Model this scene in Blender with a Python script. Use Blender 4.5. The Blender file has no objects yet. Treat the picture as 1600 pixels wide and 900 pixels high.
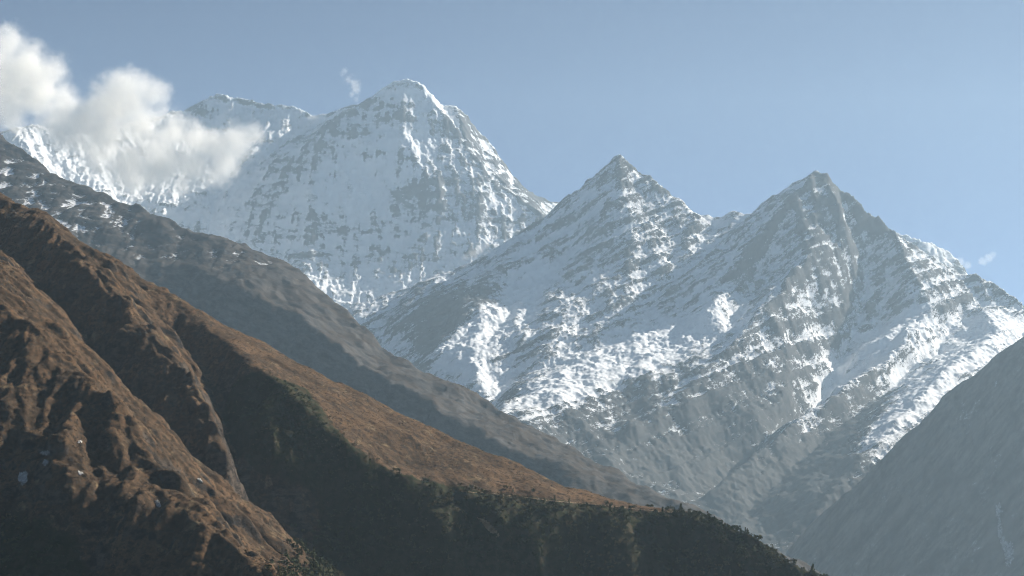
import bpy, math, random
import numpy as np
from concurrent.futures import ThreadPoolExecutor
from mathutils import Vector
from mathutils.geometry import delaunay_2d_cdt

# ------------------------------------------------------------------ camera, sky, sun, exposure
scene = bpy.context.scene
PITCH = 5.0
HFOV = 30.0
FPX = 800.0 / math.tan(math.radians(HFOV / 2))
cam_d = bpy.data.cameras.new("camera")
cam_d.sensor_fit = 'HORIZONTAL'
cam_d.angle = math.radians(HFOV)
cam_d.clip_start = 1.0
cam_d.clip_end = 80000.0
cam = bpy.data.objects.new("camera", cam_d)
cam.rotation_euler = (math.radians(90 + PITCH), 0, 0)
scene.collection.objects.link(cam)
scene.camera = cam

SUN_AZ, SUN_EL = 57.0, 32.5          # azimuth clockwise from the view direction (+y)
world = bpy.data.worlds.new("World")
scene.world = world
world.use_nodes = True
wn = world.node_tree.nodes
sky = wn.new('ShaderNodeTexSky')
sky.sky_type = 'NISHITA'
sky.sun_disc = False
sky.sun_elevation = math.radians(SUN_EL)
sky.sun_rotation = math.radians(SUN_AZ)
sky.altitude = 3500
sky.air_density = 0.42
sky.dust_density = 0.4
sky.ozone_density = 2.0
world.node_tree.links.new(sky.outputs[0], wn['Background'].inputs[0])
wn['Background'].inputs[1].default_value = 0.05

sun_d = bpy.data.lights.new("sun", 'SUN')
sun_d.energy = 5.0
sun_d.angle = math.radians(0.5)
sun_d.color = (1.0, 0.925, 0.82)
sun = bpy.data.objects.new("sun", sun_d)
sdir = Vector((math.sin(math.radians(SUN_AZ)) * math.cos(math.radians(SUN_EL)),
               math.cos(math.radians(SUN_AZ)) * math.cos(math.radians(SUN_EL)),
               math.sin(math.radians(SUN_EL))))
sun.rotation_euler = sdir.to_track_quat('Z', 'Y').to_euler()
scene.collection.objects.link(sun)

vs = scene.view_settings
vs.view_transform = 'Standard'
vs.look = 'None'
vs.gamma = 1.0
vs.use_curve_mapping = False
vs.exposure = 0.9
scene.render.engine = 'CYCLES'
scene.cycles.use_denoising = True
scene.cycles.denoising_prefilter = 'FAST'
scene.cycles.filter_width = 1.0
scene.cycles.volume_step_rate = 0.35
scene.cycles.volume_max_steps = 512
scene.cycles.max_bounces = 12
scene.cycles.diffuse_bounces = 3
scene.cycles.volume_bounces = 10
scene.cycles.transparent_max_bounces = 12

HAZE_DENSITY = 4.0e-5
DETAIL = 1.0                          # grid spacing multiplier (larger = coarser)

# ------------------------------------------------------------------ numeric helpers
CP, SP = math.cos(math.radians(PITCH)), math.sin(math.radians(PITCH))

def P(px, py, Y):
    """world point at plan distance Y seen at a photo pixel (1600 x 900)"""
    r, u = (px - 800) / FPX, (450 - py) / FPX
    d = Y / (CP - u * SP)
    return (d * r, Y, d * (SP + u * CP))

def project(x, y, z):
    f = y * CP + z * SP
    return 800 + FPX * x / f, 450 - FPX * (z * CP - y * SP) / f

rng = np.random.default_rng(7)
_G = rng.random((256, 256)).astype(np.float32) * 2 * np.pi
_GX, _GY = np.cos(_G), np.sin(_G)
_H = (rng.random((256, 256, 2)).astype(np.float32) - 0.5) * 0.7
pool = ThreadPoolExecutor(4)

def par(fn, *arrs):
    """run fn on row chunks of equally shaped 2d arrays in threads"""
    n = arrs[0].shape[0]
    cuts = np.linspace(0, n, 13).astype(int)
    res = list(pool.map(lambda k: fn(*[a[cuts[k]:cuts[k + 1]] for a in arrs]), range(12)))
    if isinstance(res[0], tuple):
        return tuple(np.concatenate([r[i] for r in res]) for i in range(len(res[0])))
    return np.concatenate(res)

def _noise(x, y, seed):
    x = x + seed * 17.31
    y = y + seed * 29.77
    xi, yi = np.floor(x), np.floor(y)
    fx, fy = (x - xi).astype(np.float32), (y - yi).astype(np.float32)
    xi, yi = xi.astype(np.int32), yi.astype(np.int32)
    u = fx * fx * fx * (fx * (fx * 6 - 15) + 10)
    v = fy * fy * fy * (fy * (fy * 6 - 15) + 10)
    def g(i, j):
        a, b = (xi + i) & 255, (yi + j) & 255
        return _GX[a, b] * (fx - i) + _GY[a, b] * (fy - j)
    n0 = g(0, 0) * (1 - u) + g(1, 0) * u
    n1 = g(0, 1) * (1 - u) + g(1, 1) * u
    return (n0 * (1 - v) + n1 * v) * 1.5

def fbm(x, y, lam, octv=4, seed=0, gain=0.5, ridged=False):
    def f(x, y):
        s = np.zeros(x.shape, np.float32)
        a, fr = 1.0, 1.0 / lam
        for o in range(octv):
            n = _noise(x * fr, y * fr, seed + o * 3)
            s += a * (1 - 2 * np.abs(n) if ridged else n)
            a *= gain
            fr *= 2.03
        return s
    return par(f, x, y)

def _erode(x, y, dx, dy):
    """stripe noise running along the slope: cells of cosine waves whose crests follow (dx,dy)'s normal"""
    ix, iy = np.floor(x), np.floor(y)
    fx, fy = (x - ix).astype(np.float32), (y - iy).astype(np.float32)
    ix, iy = ix.astype(np.int32), iy.astype(np.int32)
    va = np.zeros(x.shape, np.float32); vx = va.copy(); wt = va.copy()
    for i in (-1, 0, 1):
        for j in (-1, 0, 1):
            h = _H[(ix + i) & 255, (iy + j) & 255]
            ax = fx - i - 0.5 - h[..., 0]
            ay = fy - j - 0.5 - h[..., 1]
            w = np.exp(-(ax * ax + ay * ay) * 2.2)
            m = (ax * dx + ay * dy) * 6.2832
            wt += w
            va += np.cos(m) * w
            vx -= np.sin(m) * w
    return va / wt, vx / wt

def smooth(e0, e1, x):
    t = np.clip((x - e0) / (e1 - e0), 0, 1)
    return t * t * (3 - 2 * t)

def blur(Z, s):
    if s < 0.3:
        return Z
    r = int(math.ceil(s * 2.5))
    k = np.exp(-0.5 * (np.arange(-r, r + 1) / s) ** 2); k /= k.sum()
    A = np.pad(Z, ((r, r), (0, 0)), mode='edge')
    B = sum(k[i] * A[i:i + Z.shape[0]] for i in range(2 * r + 1))
    A = np.pad(B, ((0, 0), (r, r)), mode='edge')
    return sum(k[i] * A[:, i:i + Z.shape[1]] for i in range(2 * r + 1)).astype(np.float32)

def bilinear(Z, gx, gy):
    gx = np.clip(gx, 0, Z.shape[1] - 1.001); gy = np.clip(gy, 0, Z.shape[0] - 1.001)
    i, j = gx.astype(np.int32), gy.astype(np.int32)
    fx, fy = (gx - i).astype(np.float32), (gy - j).astype(np.float32)
    return (Z[j, i] * (1 - fx) + Z[j, i + 1] * fx) * (1 - fy) + (Z[j + 1, i] * (1 - fx) + Z[j + 1, i + 1] * fx) * fy

def poly_mask(px, py, poly, soft=0.0):
    """inside mask of a polygon in photo pixels"""
    ins = np.zeros(px.shape, bool)
    n = len(poly)
    for k in range(n):
        x0, y0 = poly[k]; x1, y1 = poly[(k + 1) % n]
        if y0 == y1:
            continue
        c = ((y0 > py) != (y1 > py)) & (px < (x1 - x0) * (py - y0) / (y1 - y0) + x0)
        ins ^= c
    return ins.astype(np.float32)

def paint(t, polys, soft):
    """regions of ground cover, outlined as seen in the photo and laid on the terrain"""
    fx, fy = t.project()
    c = np.zeros(t.Z.shape, np.float32)
    for v, poly in polys:
        c = np.where(poly_mask(fx, fy, poly) > 0.5, v, c)
    return blur(c.astype(np.float32), soft / t.step)

class Terrain:
    """heightfield drawn through three-dimensional ridge, gully and foot lines"""
    def __init__(self, xr, yr, step, low, lines, back=None, warp=(30, 180), blur_m=10):
        step *= DETAIL
        self.step = step
        self.xs = np.arange(xr[0], xr[1], step)
        self.ys = np.arange(yr[0], yr[1], step)
        X, Y = np.meshgrid(self.xs, self.ys)
        self.X, self.Y = X, Y
        pts, edges, zs = [], [], []
        for ln in lines:
            prev = None
            for p in ln:
                w = P(*p) if len(p) == 3 else p[1:]
                pts.append(Vector((w[0], w[1]))); zs.append(w[2])
                if prev is not None:
                    edges.append((prev, len(pts) - 1))
                prev = len(pts) - 1
        m = 400
        nx = 5
        for k in range(nx + 1):
            xx = xr[0] - m + (xr[1] - xr[0] + 2 * m) * k / nx
            for yy in (yr[0] - m, yr[1] + m):
                pts.append(Vector((xx, yy))); zs.append(low)
        for k in range(1, nx):
            yy = yr[0] - m + (yr[1] - yr[0] + 2 * m) * k / nx
            for xx in (xr[0] - m, xr[1] + m):
                best = min(range(len(pts)), key=lambda q: (pts[q].x - xx) ** 2 + (pts[q].y - yy) ** 2)
                pts.append(Vector((xx, yy))); zs.append(max(low, zs[best] - 150))
        vo, eo, fo, ov, oe, of = delaunay_2d_cdt(pts, edges, [], 0, 0.01)
        z_out = []
        for k, v in enumerate(vo):
            if ov[k]:
                z_out.append(zs[ov[k][0]])
            else:                                       # crossing of two lines
                best = sorted(range(len(pts)), key=lambda q: (pts[q] - v).length)[:2]
                d0, d1 = (pts[best[0]] - v).length, (pts[best[1]] - v).length
                z_out.append((zs[best[0]] * d1 + zs[best[1]] * d0) / (d0 + d1 + 1e-9))
        Z = np.full(X.shape, low, np.float32)
        x0, y0 = self.xs[0], self.ys[0]
        for f in fo:
            a, b, c = (vo[i] for i in f)
            za, zb, zc = (z_out[i] for i in f)
            i0 = max(0, int((min(a.x, b.x, c.x) - x0) / step)); i1 = min(len(self.xs), int((max(a.x, b.x, c.x) - x0) / step) + 2)
            j0 = max(0, int((min(a.y, b.y, c.y) - y0) / step)); j1 = min(len(self.ys), int((max(a.y, b.y, c.y) - y0) / step) + 2)
            if i1 <= i0 or j1 <= j0:
                continue
            xx, yy = X[j0:j1, i0:i1], Y[j0:j1, i0:i1]
            den = (b.y - c.y) * (a.x - c.x) + (c.x - b.x) * (a.y - c.y)
            if abs(den) < 1e-9:
                continue
            l0 = ((b.y - c.y) * (xx - c.x) + (c.x - b.x) * (yy - c.y)) / den
            l1 = ((c.y - a.y) * (xx - c.x) + (a.x - c.x) * (yy - c.y)) / den
            l2 = 1 - l0 - l1
            ins = (l0 >= -1e-6) & (l1 >= -1e-6) & (l2 >= -1e-6)
            sub = Z[j0:j1, i0:i1]
            sub[ins] = (l0 * za + l1 * zb + l2 * zc)[ins]
        Z = blur(Z, blur_m / step)
        if warp:
            a, lam = warp
            wx = fbm(X, Y, lam, 3, 11) * a / step
            wy = fbm(X, Y, lam, 3, 23) * a / step
            gi, gj = np.meshgrid(np.arange(X.shape[1]), np.arange(X.shape[0]))
            Z = bilinear(Z, gi + wx, gj + wy)
        self.Z = Z.astype(np.float32)
        self.base = self.Z.copy()

    def grad(self, s=0.0):
        Z = blur(self.Z, s / self.step) if s else self.Z
        gy, gx = np.gradient(Z, self.step)
        return gx.astype(np.float32), gy.astype(np.float32)

    def erode(self, lam, amp, octv, gain=0.5, mask=1.0, seed=0, smooth_m=40, sharp=0.7, carry=0.6, lac=2.0):
        """gullies that run downslope, each octave bent by the one before"""
        gx, gy = self.grad(smooth_m)
        sl = np.sqrt(gx * gx + gy * gy) + 1e-4
        dx, dy = -gy / sl, gx / sl                     # across the slope
        tot = np.zeros(self.Z.shape, np.float32)
        k = 1.0 / lam
        steep = smooth(0.1, 0.6, sl)
        for o in range(octv):
            off = 13.7 * (o + 1) + seed * 5.1
            va, vx = par(_erode, self.X * k + off, self.Y * k - off, dx, dy)
            va = np.clip(va, -1, 1)
            tot += amp * steep * ((1 - sharp) * va + sharp * (1 - 1.414 * np.sqrt(1.0001 - va)))
            ndx = dx + carry * vx * gx / sl
            ndy = dy + carry * vx * gy / sl
            n = np.sqrt(ndx * ndx + ndy * ndy) + 1e-4
            dx, dy = ndx / n, ndy / n
            amp *= gain
            k *= lac
        self.Z = self.Z + tot * mask
        return tot

    def rescale(self, k):
        self.X = self.X * k; self.Y = self.Y * k; self.Z = self.Z * k
        self.xs = self.xs * k; self.ys = self.ys * k; self.step *= k

    def project(self):
        return project(self.X, self.Y, self.Z)

    def at(self, x, y):
        return bilinear(self.Z, (np.asarray(x) - self.xs[0]) / self.step, (np.asarray(y) - self.ys[0]) / self.step)

    def mesh(self, name, mat, attrs, cut=None):
        ny, nx = self.Z.shape
        co = np.stack([self.X, self.Y, self.Z], -1).reshape(-1, 3).astype(np.float32)
        idx = np.arange(nx * ny).reshape(ny, nx)
        q = np.stack([idx[:-1, :-1], idx[:-1, 1:], idx[1:, 1:], idx[1:, :-1]], -1).reshape(-1, 4)
        if cut is not None:
            keep = co[q][:, :, 2].max(1) > cut
            q = q[keep]
        used = np.zeros(nx * ny, bool); used[q.ravel()] = True
        remap = np.cumsum(used) - 1
        q = remap[q]; co = co[used]
        me = bpy.data.meshes.new(name)
        me.vertices.add(len(co)); me.vertices.foreach_set('co', co.ravel())
        me.loops.add(q.size); me.loops.foreach_set('vertex_index', q.ravel().astype(np.int32))
        me.polygons.add(len(q))
        me.polygons.foreach_set('loop_start', np.arange(0, q.size, 4, dtype=np.int32))
        me.update(calc_edges=True)
        me.polygons.foreach_set('use_smooth', np.ones(len(q), bool))
        for an, arr in attrs.items():
            at = me.attributes.new(an, 'FLOAT', 'POINT')
            at.data.foreach_set('value', arr.reshape(-1).astype(np.float32)[used])
        me.materials.append(mat)
        ob = bpy.data.objects.new(name, me)
        scene.collection.objects.link(ob)
        return ob

def structure(ob, label, cat):
    ob['kind'] = 'structure'; ob['label'] = label; ob['category'] = cat
    return ob

# ------------------------------------------------------------------ materials
class NT:
    def __init__(self, name):
        self.m = bpy.data.materials.new(name)
        self.m.use_nodes = True
        self.t = self.m.node_tree
        self.n = self.t.nodes
        self.bsdf = self.n['Principled BSDF']
        self.geo = self.n.new('ShaderNodeNewGeometry')
        self.pos = self.geo.outputs['Position']
    def link(self, a, b): self.t.links.new(a, b)
    def _set(self, sock, v):
        if hasattr(v, 'is_output'): self.link(v, sock)
        else: sock.default_value = v
    def math(self, op, a, b=0.0, c=None, clamp=False):
        n = self.n.new('ShaderNodeMath'); n.operation = op; n.use_clamp = clamp
        self._set(n.inputs[0], a); self._set(n.inputs[1], b)
        if c is not None: self._set(n.inputs[2], c)
        return n.outputs[0]
    def vmath(self, op, a, b=(0, 0, 0), out=0):
        n = self.n.new('ShaderNodeVectorMath'); n.operation = op
        self._set(n.inputs[0], a); self._set(n.inputs[1], b)
        return n.outputs[out]
    def attr(self, name):
        n = self.n.new('ShaderNodeAttribute'); n.attribute_name = name
        return n.outputs['Fac']
    def noise(self, lam, detail=4, rough=0.6, scale=(1, 1, 1), dist=0.0, vec=None):
        n = self.n.new('ShaderNodeTexNoise')
        v = self.vmath('MULTIPLY', vec if vec is not None else self.pos, tuple(s / lam for s in scale))
        self.link(v, n.inputs['Vector'])
        n.inputs['Scale'].default_value = 1.0
        n.inputs['Detail'].default_value = detail
        n.inputs['Roughness'].default_value = rough
        n.inputs['Distortion'].default_value = dist
        return n.outputs['Fac']
    def ramp(self, x, a, b, lo=0.0, hi=1.0):
        n = self.n.new('ShaderNodeMapRange'); n.interpolation_type = 'SMOOTHSTEP'
        self._set(n.inputs[0], x)
        n.inputs[1].default_value = a; n.inputs[2].default_value = b
        n.inputs[3].default_value = lo; n.inputs[4].default_value = hi
        return n.outputs[0]
    def mix(self, f, a, b):
        n = self.n.new('ShaderNodeMix'); n.data_type = 'RGBA'
        self._set(n.inputs[0], f)
        for s, v in ((n.inputs[6], a), (n.inputs[7], b)):
            if hasattr(v, 'is_output'): self.link(v, s)
            else: s.default_value = (*v, 1)
        return n.outputs[2]
    def bump(self, h, dist, strength=1.0):
        n = self.n.new('ShaderNodeBump')
        n.inputs['Strength'].default_value = strength
        n.inputs['Distance'].default_value = dist
        self.link(h, n.inputs['Height'])
        self.link(n.outputs[0], self.bsdf.inputs['Normal'])
    def finish(self, col, rough=0.9, spec=0.1):
        self._set(self.bsdf.inputs['Base Color'], col)
        self._set(self.bsdf.inputs['Roughness'], rough)
        self.bsdf.inputs['Specular IOR Level'].default_value = spec
        return self.m

def snow_rock_material(name, rock_a, rock_b, snow_c=(0.86, 0.88, 0.90), fine=6.0, amp=0.5, edge=0.07, bump_d=2.5, brown=None,
                       tilt=0.0, stretch=0.22):
    """snow broken up by rock along tilted beds (tilt, degrees up to the right) or down the fall line (tilt 90)"""
    k = NT(name)
    rot = k.n.new('ShaderNodeVectorRotate'); rot.rotation_type = 'Y_AXIS'
    k.link(k.pos, rot.inputs['Vector']); rot.inputs['Angle'].default_value = math.radians(tilt)
    rp = rot.outputs[0]
    sc = (stretch, 0.6, 1.0)
    n1 = k.noise(fine * 5, 7, 0.72, sc, 0.0, rp)
    n2 = k.noise(fine * 1.3, 4, 0.75, (0.45, 0.7, 1.0), 0.0, rp)
    nn = k.math('ADD', k.math('MULTIPLY', n1, 0.6), k.math('MULTIPLY', n2, 0.4))
    s = k.math('ADD', k.attr('snow'), k.math('MULTIPLY', k.math('SUBTRACT', nn, 0.5), amp * 2.2))
    n3 = k.noise(fine * 0.9, 3, 0.8, (0.35, 0.7, 1.0), 0.0, rp)
    hard = k.ramp(s, 0.5 - edge, 0.5 + edge)
    dust = k.ramp(k.math('ADD', s, k.math('MULTIPLY', k.math('SUBTRACT', n3, 0.5), 1.6)), 0.38, 0.85)
    mask = k.math('ADD', k.math('MULTIPLY', hard, 0.62), k.math('MULTIPLY', dust, 0.38))
    rock = k.mix(k.ramp(k.noise(fine * 5, 7, 0.75, sc, 0.0, rp), 0.36, 0.64), rock_a, rock_b)
    if brown:
        rock = k.mix(k.attr('grass'), rock, brown)  # grass on the brown ridge, haze-paled rock on the rocky mountain
    col = k.mix(mask, rock, snow_c)
    hb = k.math('MULTIPLY', k.noise(fine * 2.5, 6, 0.7, (0.4, 0.7, 1.0), 0.0, rp), k.math('SUBTRACT', 1.0, k.math('MULTIPLY', mask, 0.6)))
    k.bump(hb, bump_d, 1.0)
    return k.finish(col, 0.85, 0.1)

ROCK_A, ROCK_B = (0.032, 0.033, 0.035), (0.085, 0.082, 0.078)

# ------------------------------------------------------------------ far snow mountain
def curvature(Z, step, s):
    return (Z - blur(Z, s / step)) / s

VALLEY = -900.0

def bedding(t, ang, lam, amp, seed, octv=4):
    """tilted rock beds: ledges that climb to the right across the faces"""
    a = math.radians(ang)
    s = -math.sin(a) * t.X + math.cos(a) * t.Z + 0.25 * t.Y
    u = math.cos(a) * t.X + math.sin(a) * t.Z
    return fbm(s, u * 0.11, lam, octv, seed, 0.58, True) * amp

sky1 = [(-260,250,10000),(-150,230,10200),(-60,215,10300),(20,207,10400),(60,200,10500),(110,215,10600),(170,205,10800),(230,190,11000),(285,175,11100),
        (315,158,11100),(340,151,11100),(362,160,11050),(385,166,11050),(405,163,11050),(430,170,11000),(462,171,10950),(490,186,10900),(515,182,10800),
        (545,171,10700),(570,162,10650),(590,147,10600),(608,133,10560),(635,127,10550),(652,130,10560),(668,150,10600),(685,167,10600),(700,167,10600),
        (714,168,10600),(728,180,10620),(745,202,10650),(765,227,10700),(785,251,10750),(800,279,10800),(815,297,10850),(840,311,10900),(862,321,10950),
        (885,325,11000),(950,340,11100),(1050,360,11200),(1200,400,11300)]
m1 = Terrain((-3900, 1100), (8700, 11700), 4.6, -200, [
    sky1,
    [(590,147,10600),(540,185,10500),(500,207,10400),(460,240,10300),(435,285,10150),(415,330,10000),(390,390,9800),(370,440,9600),(340,520,9300)],
    [(714,168,10600),(730,225,10410),(760,275,10250),(795,300,10190),(830,322,10120),(850,338,10060)],
    [(330,230,10800),(345,290,10400),(335,360,10000),(320,420,9700),(300,500,9350)],
    [(340,151,11100),(350,190,10950),(330,230,10800)],
    [(200,260,10500),(190,330,10100),(180,400,9800)],
    [(60,300,10000),(60,400,9600)], [(-150,330,9800),(-150,420,9500)],
    [(625,210,10330),(620,300,10130),(590,400,9780),(550,470,9480),(520,540,9200)],
    [(690,300,10070),(700,350,9920),(690,400,9740),(650,470,9460)],
    [(800,345,10000),(790,400,9720),(720,470,9430)],
    [(900,400,10000),(900,500,9500)], [(1200,480,10300)],
    [('w', -4000, 8600, 100.0), ('w', -1500, 8500, 50.0), ('w', 0, 8500, 50.0), ('w', 1500, 8600, 50.0)],
    [('w', -3600, 11600, 1100.0), ('w', -1800, 12100, 900.0), ('w', -600, 11700, 1000.0), ('w', 600, 12000, 700.0)],
], warp=(10, 240), blur_m=4)
m1.erode(420, 25, 3, 0.5, seed=1, smooth_m=60)
m1.erode(85, 7, 3, 0.55, seed=2, smooth_m=40, carry=0.25)
m1.erode(34, 1.6, 2, 0.6, seed=12, smooth_m=30, carry=0.2)
m1.Z += fbm(m1.X, m1.Y, 240, 7, 3, 0.58, True) * 6
m1.Z += fbm(m1.X, m1.Z * 1.5, 80, 5, 4, 0.65, True) * 5
m1.Z += fbm(m1.X, m1.Y, 70, 5, 8, 0.66, True) * 4.5
m1.Z += bedding(m1, 8, 60, 2.2, 9, 5)
gx, gy = m1.grad(3); sl = np.sqrt(gx**2 + gy**2)
gx2, gy2 = m1.grad(45); sl2 = np.sqrt(gx2**2 + gy2**2)
cv = curvature(m1.Z, m1.step, 24)
band = fbm(m1.X * 0.5, m1.Z * 1.6, 120, 5, 31)
rocky = paint(m1, [(0.30, [(430,230),(490,200),(580,150),(600,160),(590,215),(500,260),(450,300),(380,420),(350,400)]),
                   (0.30, [(555,165),(590,152),(620,165),(615,195),(560,215)]), (-0.25, [(585,150),(605,125),(655,125),(690,165),(640,160)]),
                   (0.30, [(695,190),(735,200),(790,270),(790,300),(740,280),(700,300),(660,290)]),
                   (0.34, [(610,285),(700,260),(860,318),(860,345),(760,350),(620,335)]),
                   (0.22, [(420,330),(620,340),(860,350),(860,420),(620,440),(400,440)]),
                   (0.42, [(800,250),(830,300),(870,320),(850,325),(800,300),(780,270)]),
                   (-0.20, [(520,230),(600,200),(690,190),(650,280),(600,290),(560,330)]),
                   (0.30, [(300,155),(350,160),(345,178),(300,178)])], 30)
snow1 = (0.88 - 0.38 * smooth(1.2, 2.8, sl) - 0.16 * smooth(1.0, 1.8, sl2) - 1.0 * np.clip(cv, -0.15, 0.3) + 0.26 * band - rocky)
mat_m1 = snow_rock_material("far_snow_and_rock", (0.06, 0.06, 0.063), (0.12, 0.117, 0.113), fine=7, amp=0.9, bump_d=3, tilt=-12, stretch=0.45)
structure(m1.mesh("snow_mountain", mat_m1, {'snow': snow1}),
          "tall snow-covered mountain with fluted white faces, highest peak behind the others", "mountain")

# ------------------------------------------------------------------ twin rocky peaks
sky2 = [(430,540,8100),(500,510,8200),(555,481,8300),(600,464,8350),(650,449,8400),(700,430,8430),(740,409,8450),(790,384,8480),(830,364,8500),(870,324,8550),(900,297,8570),
        (920,279,8580),(944,256,8590),(956,247,8598),(968,244,8600),(980,249,8596),(991,261,8585),(1002,276,8570),(1030,289,8550),(1050,311,8520),(1080,329,8500),(1110,342,8470),
        (1125,344,8450),(1140,337,8430),(1180,336,8380),(1200,317,8330),(1230,297,8280),(1258,282,8225),(1269,270,8210),(1278,265,8200),(1289,271,8200),(1300,283,8200),(1310,296,8200),
        (1330,304,8200),(1370,339,8210),(1395,364,8220),(1430,386,8220),(1470,415,8220),(1500,428,8180),(1530,440,8120),(1560,455,8070),(1600,490,8000),(1700,560,7900),(1850,650,7800)]
m2 = Terrain((-1400, 2900), (5500, 9600), 4.4, VALLEY, [
    sky2,
    # buttress under the left ridge and the sunlit basin
    [(830,364,8500),(790,398,8300),(750,430,8180),(705,462,8050),(670,500,7930)],
    [(655,480,8050),(655,540,7800),(640,590,7600)],
    [(600,500,8150),(600,560,7900),(590,640,7500)],
    [(880,400,8330),(850,440,8150),(800,490,7880),(760,530,7650),(735,560,7500)],
    [(790,475,7980),(760,500,7800),(700,540,7650),(680,560,7560)],
    [(735,560,7500),(780,600,7350),(770,640,7100),(740,690,6850)],
    [(920,400,8200),(905,460,7900),(890,520,7600),(860,560,7450),(800,605,7250)],
    [(968,244,8600),(975,320,8380),(990,400,8130),(1000,470,7850)],
    [(968,244,8600),(930,330,8400),(920,400,8200)],
    # long sunlit spur running down left from the right peak
    [(1278,265,8200),(1240,312,8060),(1180,387,7900),(1120,450,7750),(1060,503,7650),(950,560,7300),(830,612,6950),(770,650,6650)],
    [(1120,475,7600),(1060,540,7400),(960,590,7050),(850,632,6750),(790,665,6500)],
    [(1060,440,8000),(1000,500,7700),(930,545,7480)],
    [(1000,640,6880),(900,690,6550),(820,730,6300)],
    [(1200,445,7900),(1130,530,7380),(1060,600,7000),(1000,670,6680),(930,740,6350)],
    # small secondary summit
    [(1285,320,8080),(1265,400,7850),(1235,445,7680),(1207,473,7500),(1150,533,7230),(1090,605,6950),(1010,695,6620),(960,750,6350)],
    [(1207,473,7500),(1235,555,7330),(1230,620,7120),(1200,690,6850)],
    # front rib of the right peak
    [(1278,265,8200),(1312,330,8060),(1315,400,8000),(1325,470,7880),(1300,540,7700),(1290,600,7470),(1240,680,7080),(1130,770,6500)],
    [(1350,430,8120),(1345,485,7990),(1322,550,7760),(1304,612,7500),(1254,680,7130),(1180,740,6750),(1110,785,6450)],
    [(1500,428,8180),(1455,487,7780),(1395,556,7360),(1330,602,7060),(1250,660,6780),(1170,722,6520),(1095,785,6250),(1050,850,6050)],
    [(1525,475,8000),(1478,532,7720),(1408,596,7330),(1335,655,6960),(1255,722,6620),(1170,810,6250)],
    [(1600,490,8000),(1565,522,7560),(1510,560,7160),(1450,612,6820),(1400,662,6540),(1360,712,6330),(1310,765,6140),(1230,860,5880)],
    [(1700,640,7300),(1600,700,6700),(1450,780,6200),(1350,860,5900)],
    [(600,720,6700),(700,780,6300),(850,830,5950),(1000,880,5800),(1100,930,5700),(1250,980,5600)],
    [('w', 1600, 5560, -880.0), ('w', 2800, 6500, -400.0)],
    [('w', -1300, 9200, 100.0), ('w', 0, 9700, 300.0), ('w', 900, 9500, 250.0), ('w', 1700, 9300, 300.0), ('w', 2800, 9200, 0.0)],
], warp=(14, 200), blur_m=7)
calm = 1 - 0.8 * smooth(420, 150, m2.Z) * smooth(300, 900, m2.X)
m2.erode(330, 20, 2, 0.5, seed=3, smooth_m=60, mask=calm)
m2.erode(90, 4, 3, 0.5, seed=4, smooth_m=40, carry=0.4, mask=calm)
rough2 = smooth(0.35, 0.9, np.hypot(*m2.grad(60)))
m2.Z += bedding(m2, 33, 90, 12, 5, 5) * (0.35 + 0.65 * rough2)
m2.erode(36, 1.2, 2, 0.6, seed=14, smooth_m=30, carry=0.3)
m2.Z += fbm(m2.X, m2.Y, 160, 7, 6, 0.63, True) * 7
m2.Z += bedding(m2, 33, 34, 5, 55, 4) * rough2
m2.Z += fbm(m2.X, m2.Y, 45, 4, 57, 0.65, True) * 3
gx, gy = m2.grad(3); sl = np.sqrt(gx**2 + gy**2)
gx2, gy2 = m2.grad(50); sl2 = np.sqrt(gx2**2 + gy2**2)
cv = curvature(m2.Z, m2.step, 22)
crestsnow = smooth(0.02, 0.12, curvature(m2.base, m2.step, 70))
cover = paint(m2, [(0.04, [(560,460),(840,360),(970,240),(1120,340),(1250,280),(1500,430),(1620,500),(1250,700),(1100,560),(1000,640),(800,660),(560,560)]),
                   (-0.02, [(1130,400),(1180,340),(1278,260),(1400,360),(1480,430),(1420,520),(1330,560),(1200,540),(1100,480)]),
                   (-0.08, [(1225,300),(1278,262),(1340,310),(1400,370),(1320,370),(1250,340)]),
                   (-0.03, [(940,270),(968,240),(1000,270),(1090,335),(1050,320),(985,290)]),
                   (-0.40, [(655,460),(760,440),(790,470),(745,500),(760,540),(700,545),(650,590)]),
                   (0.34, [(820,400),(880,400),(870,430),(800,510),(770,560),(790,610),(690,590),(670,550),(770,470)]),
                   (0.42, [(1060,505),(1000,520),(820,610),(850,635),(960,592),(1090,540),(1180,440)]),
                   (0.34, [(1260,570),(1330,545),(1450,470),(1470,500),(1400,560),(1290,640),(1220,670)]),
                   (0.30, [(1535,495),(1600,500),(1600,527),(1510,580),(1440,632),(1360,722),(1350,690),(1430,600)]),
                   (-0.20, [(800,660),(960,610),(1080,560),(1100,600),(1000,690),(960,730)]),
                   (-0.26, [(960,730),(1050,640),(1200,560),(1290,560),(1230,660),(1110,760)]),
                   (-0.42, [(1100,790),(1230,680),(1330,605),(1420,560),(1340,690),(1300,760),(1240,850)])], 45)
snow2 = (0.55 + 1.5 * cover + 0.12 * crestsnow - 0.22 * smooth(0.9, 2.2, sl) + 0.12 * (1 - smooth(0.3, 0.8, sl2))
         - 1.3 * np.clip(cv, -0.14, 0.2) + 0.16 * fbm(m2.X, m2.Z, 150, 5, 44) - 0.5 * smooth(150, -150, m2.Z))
haze_tone2 = smooth(330, -50, m2.Z + 80 * fbm(m2.X, m2.Y, 400, 4, 47))  # lower slopes painted paler in place of thicker valley haze
mat_m2 = snow_rock_material("banded_rock_and_snow", ROCK_A, ROCK_B, fine=4.5, amp=1.5, bump_d=3, tilt=36, stretch=0.09, brown=(0.072, 0.071, 0.068))  # brown here is the pale tone painted for haze
structure(m2.mesh("rocky_mountain", mat_m2, {'snow': snow2, 'grass': haze_tone2}, cut=VALLEY + 5),  # 'grass' slot holds the painted haze mask
          "grey rock mountain dusted with snow, its ridge rising to two pointed summits", "mountain")

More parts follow.
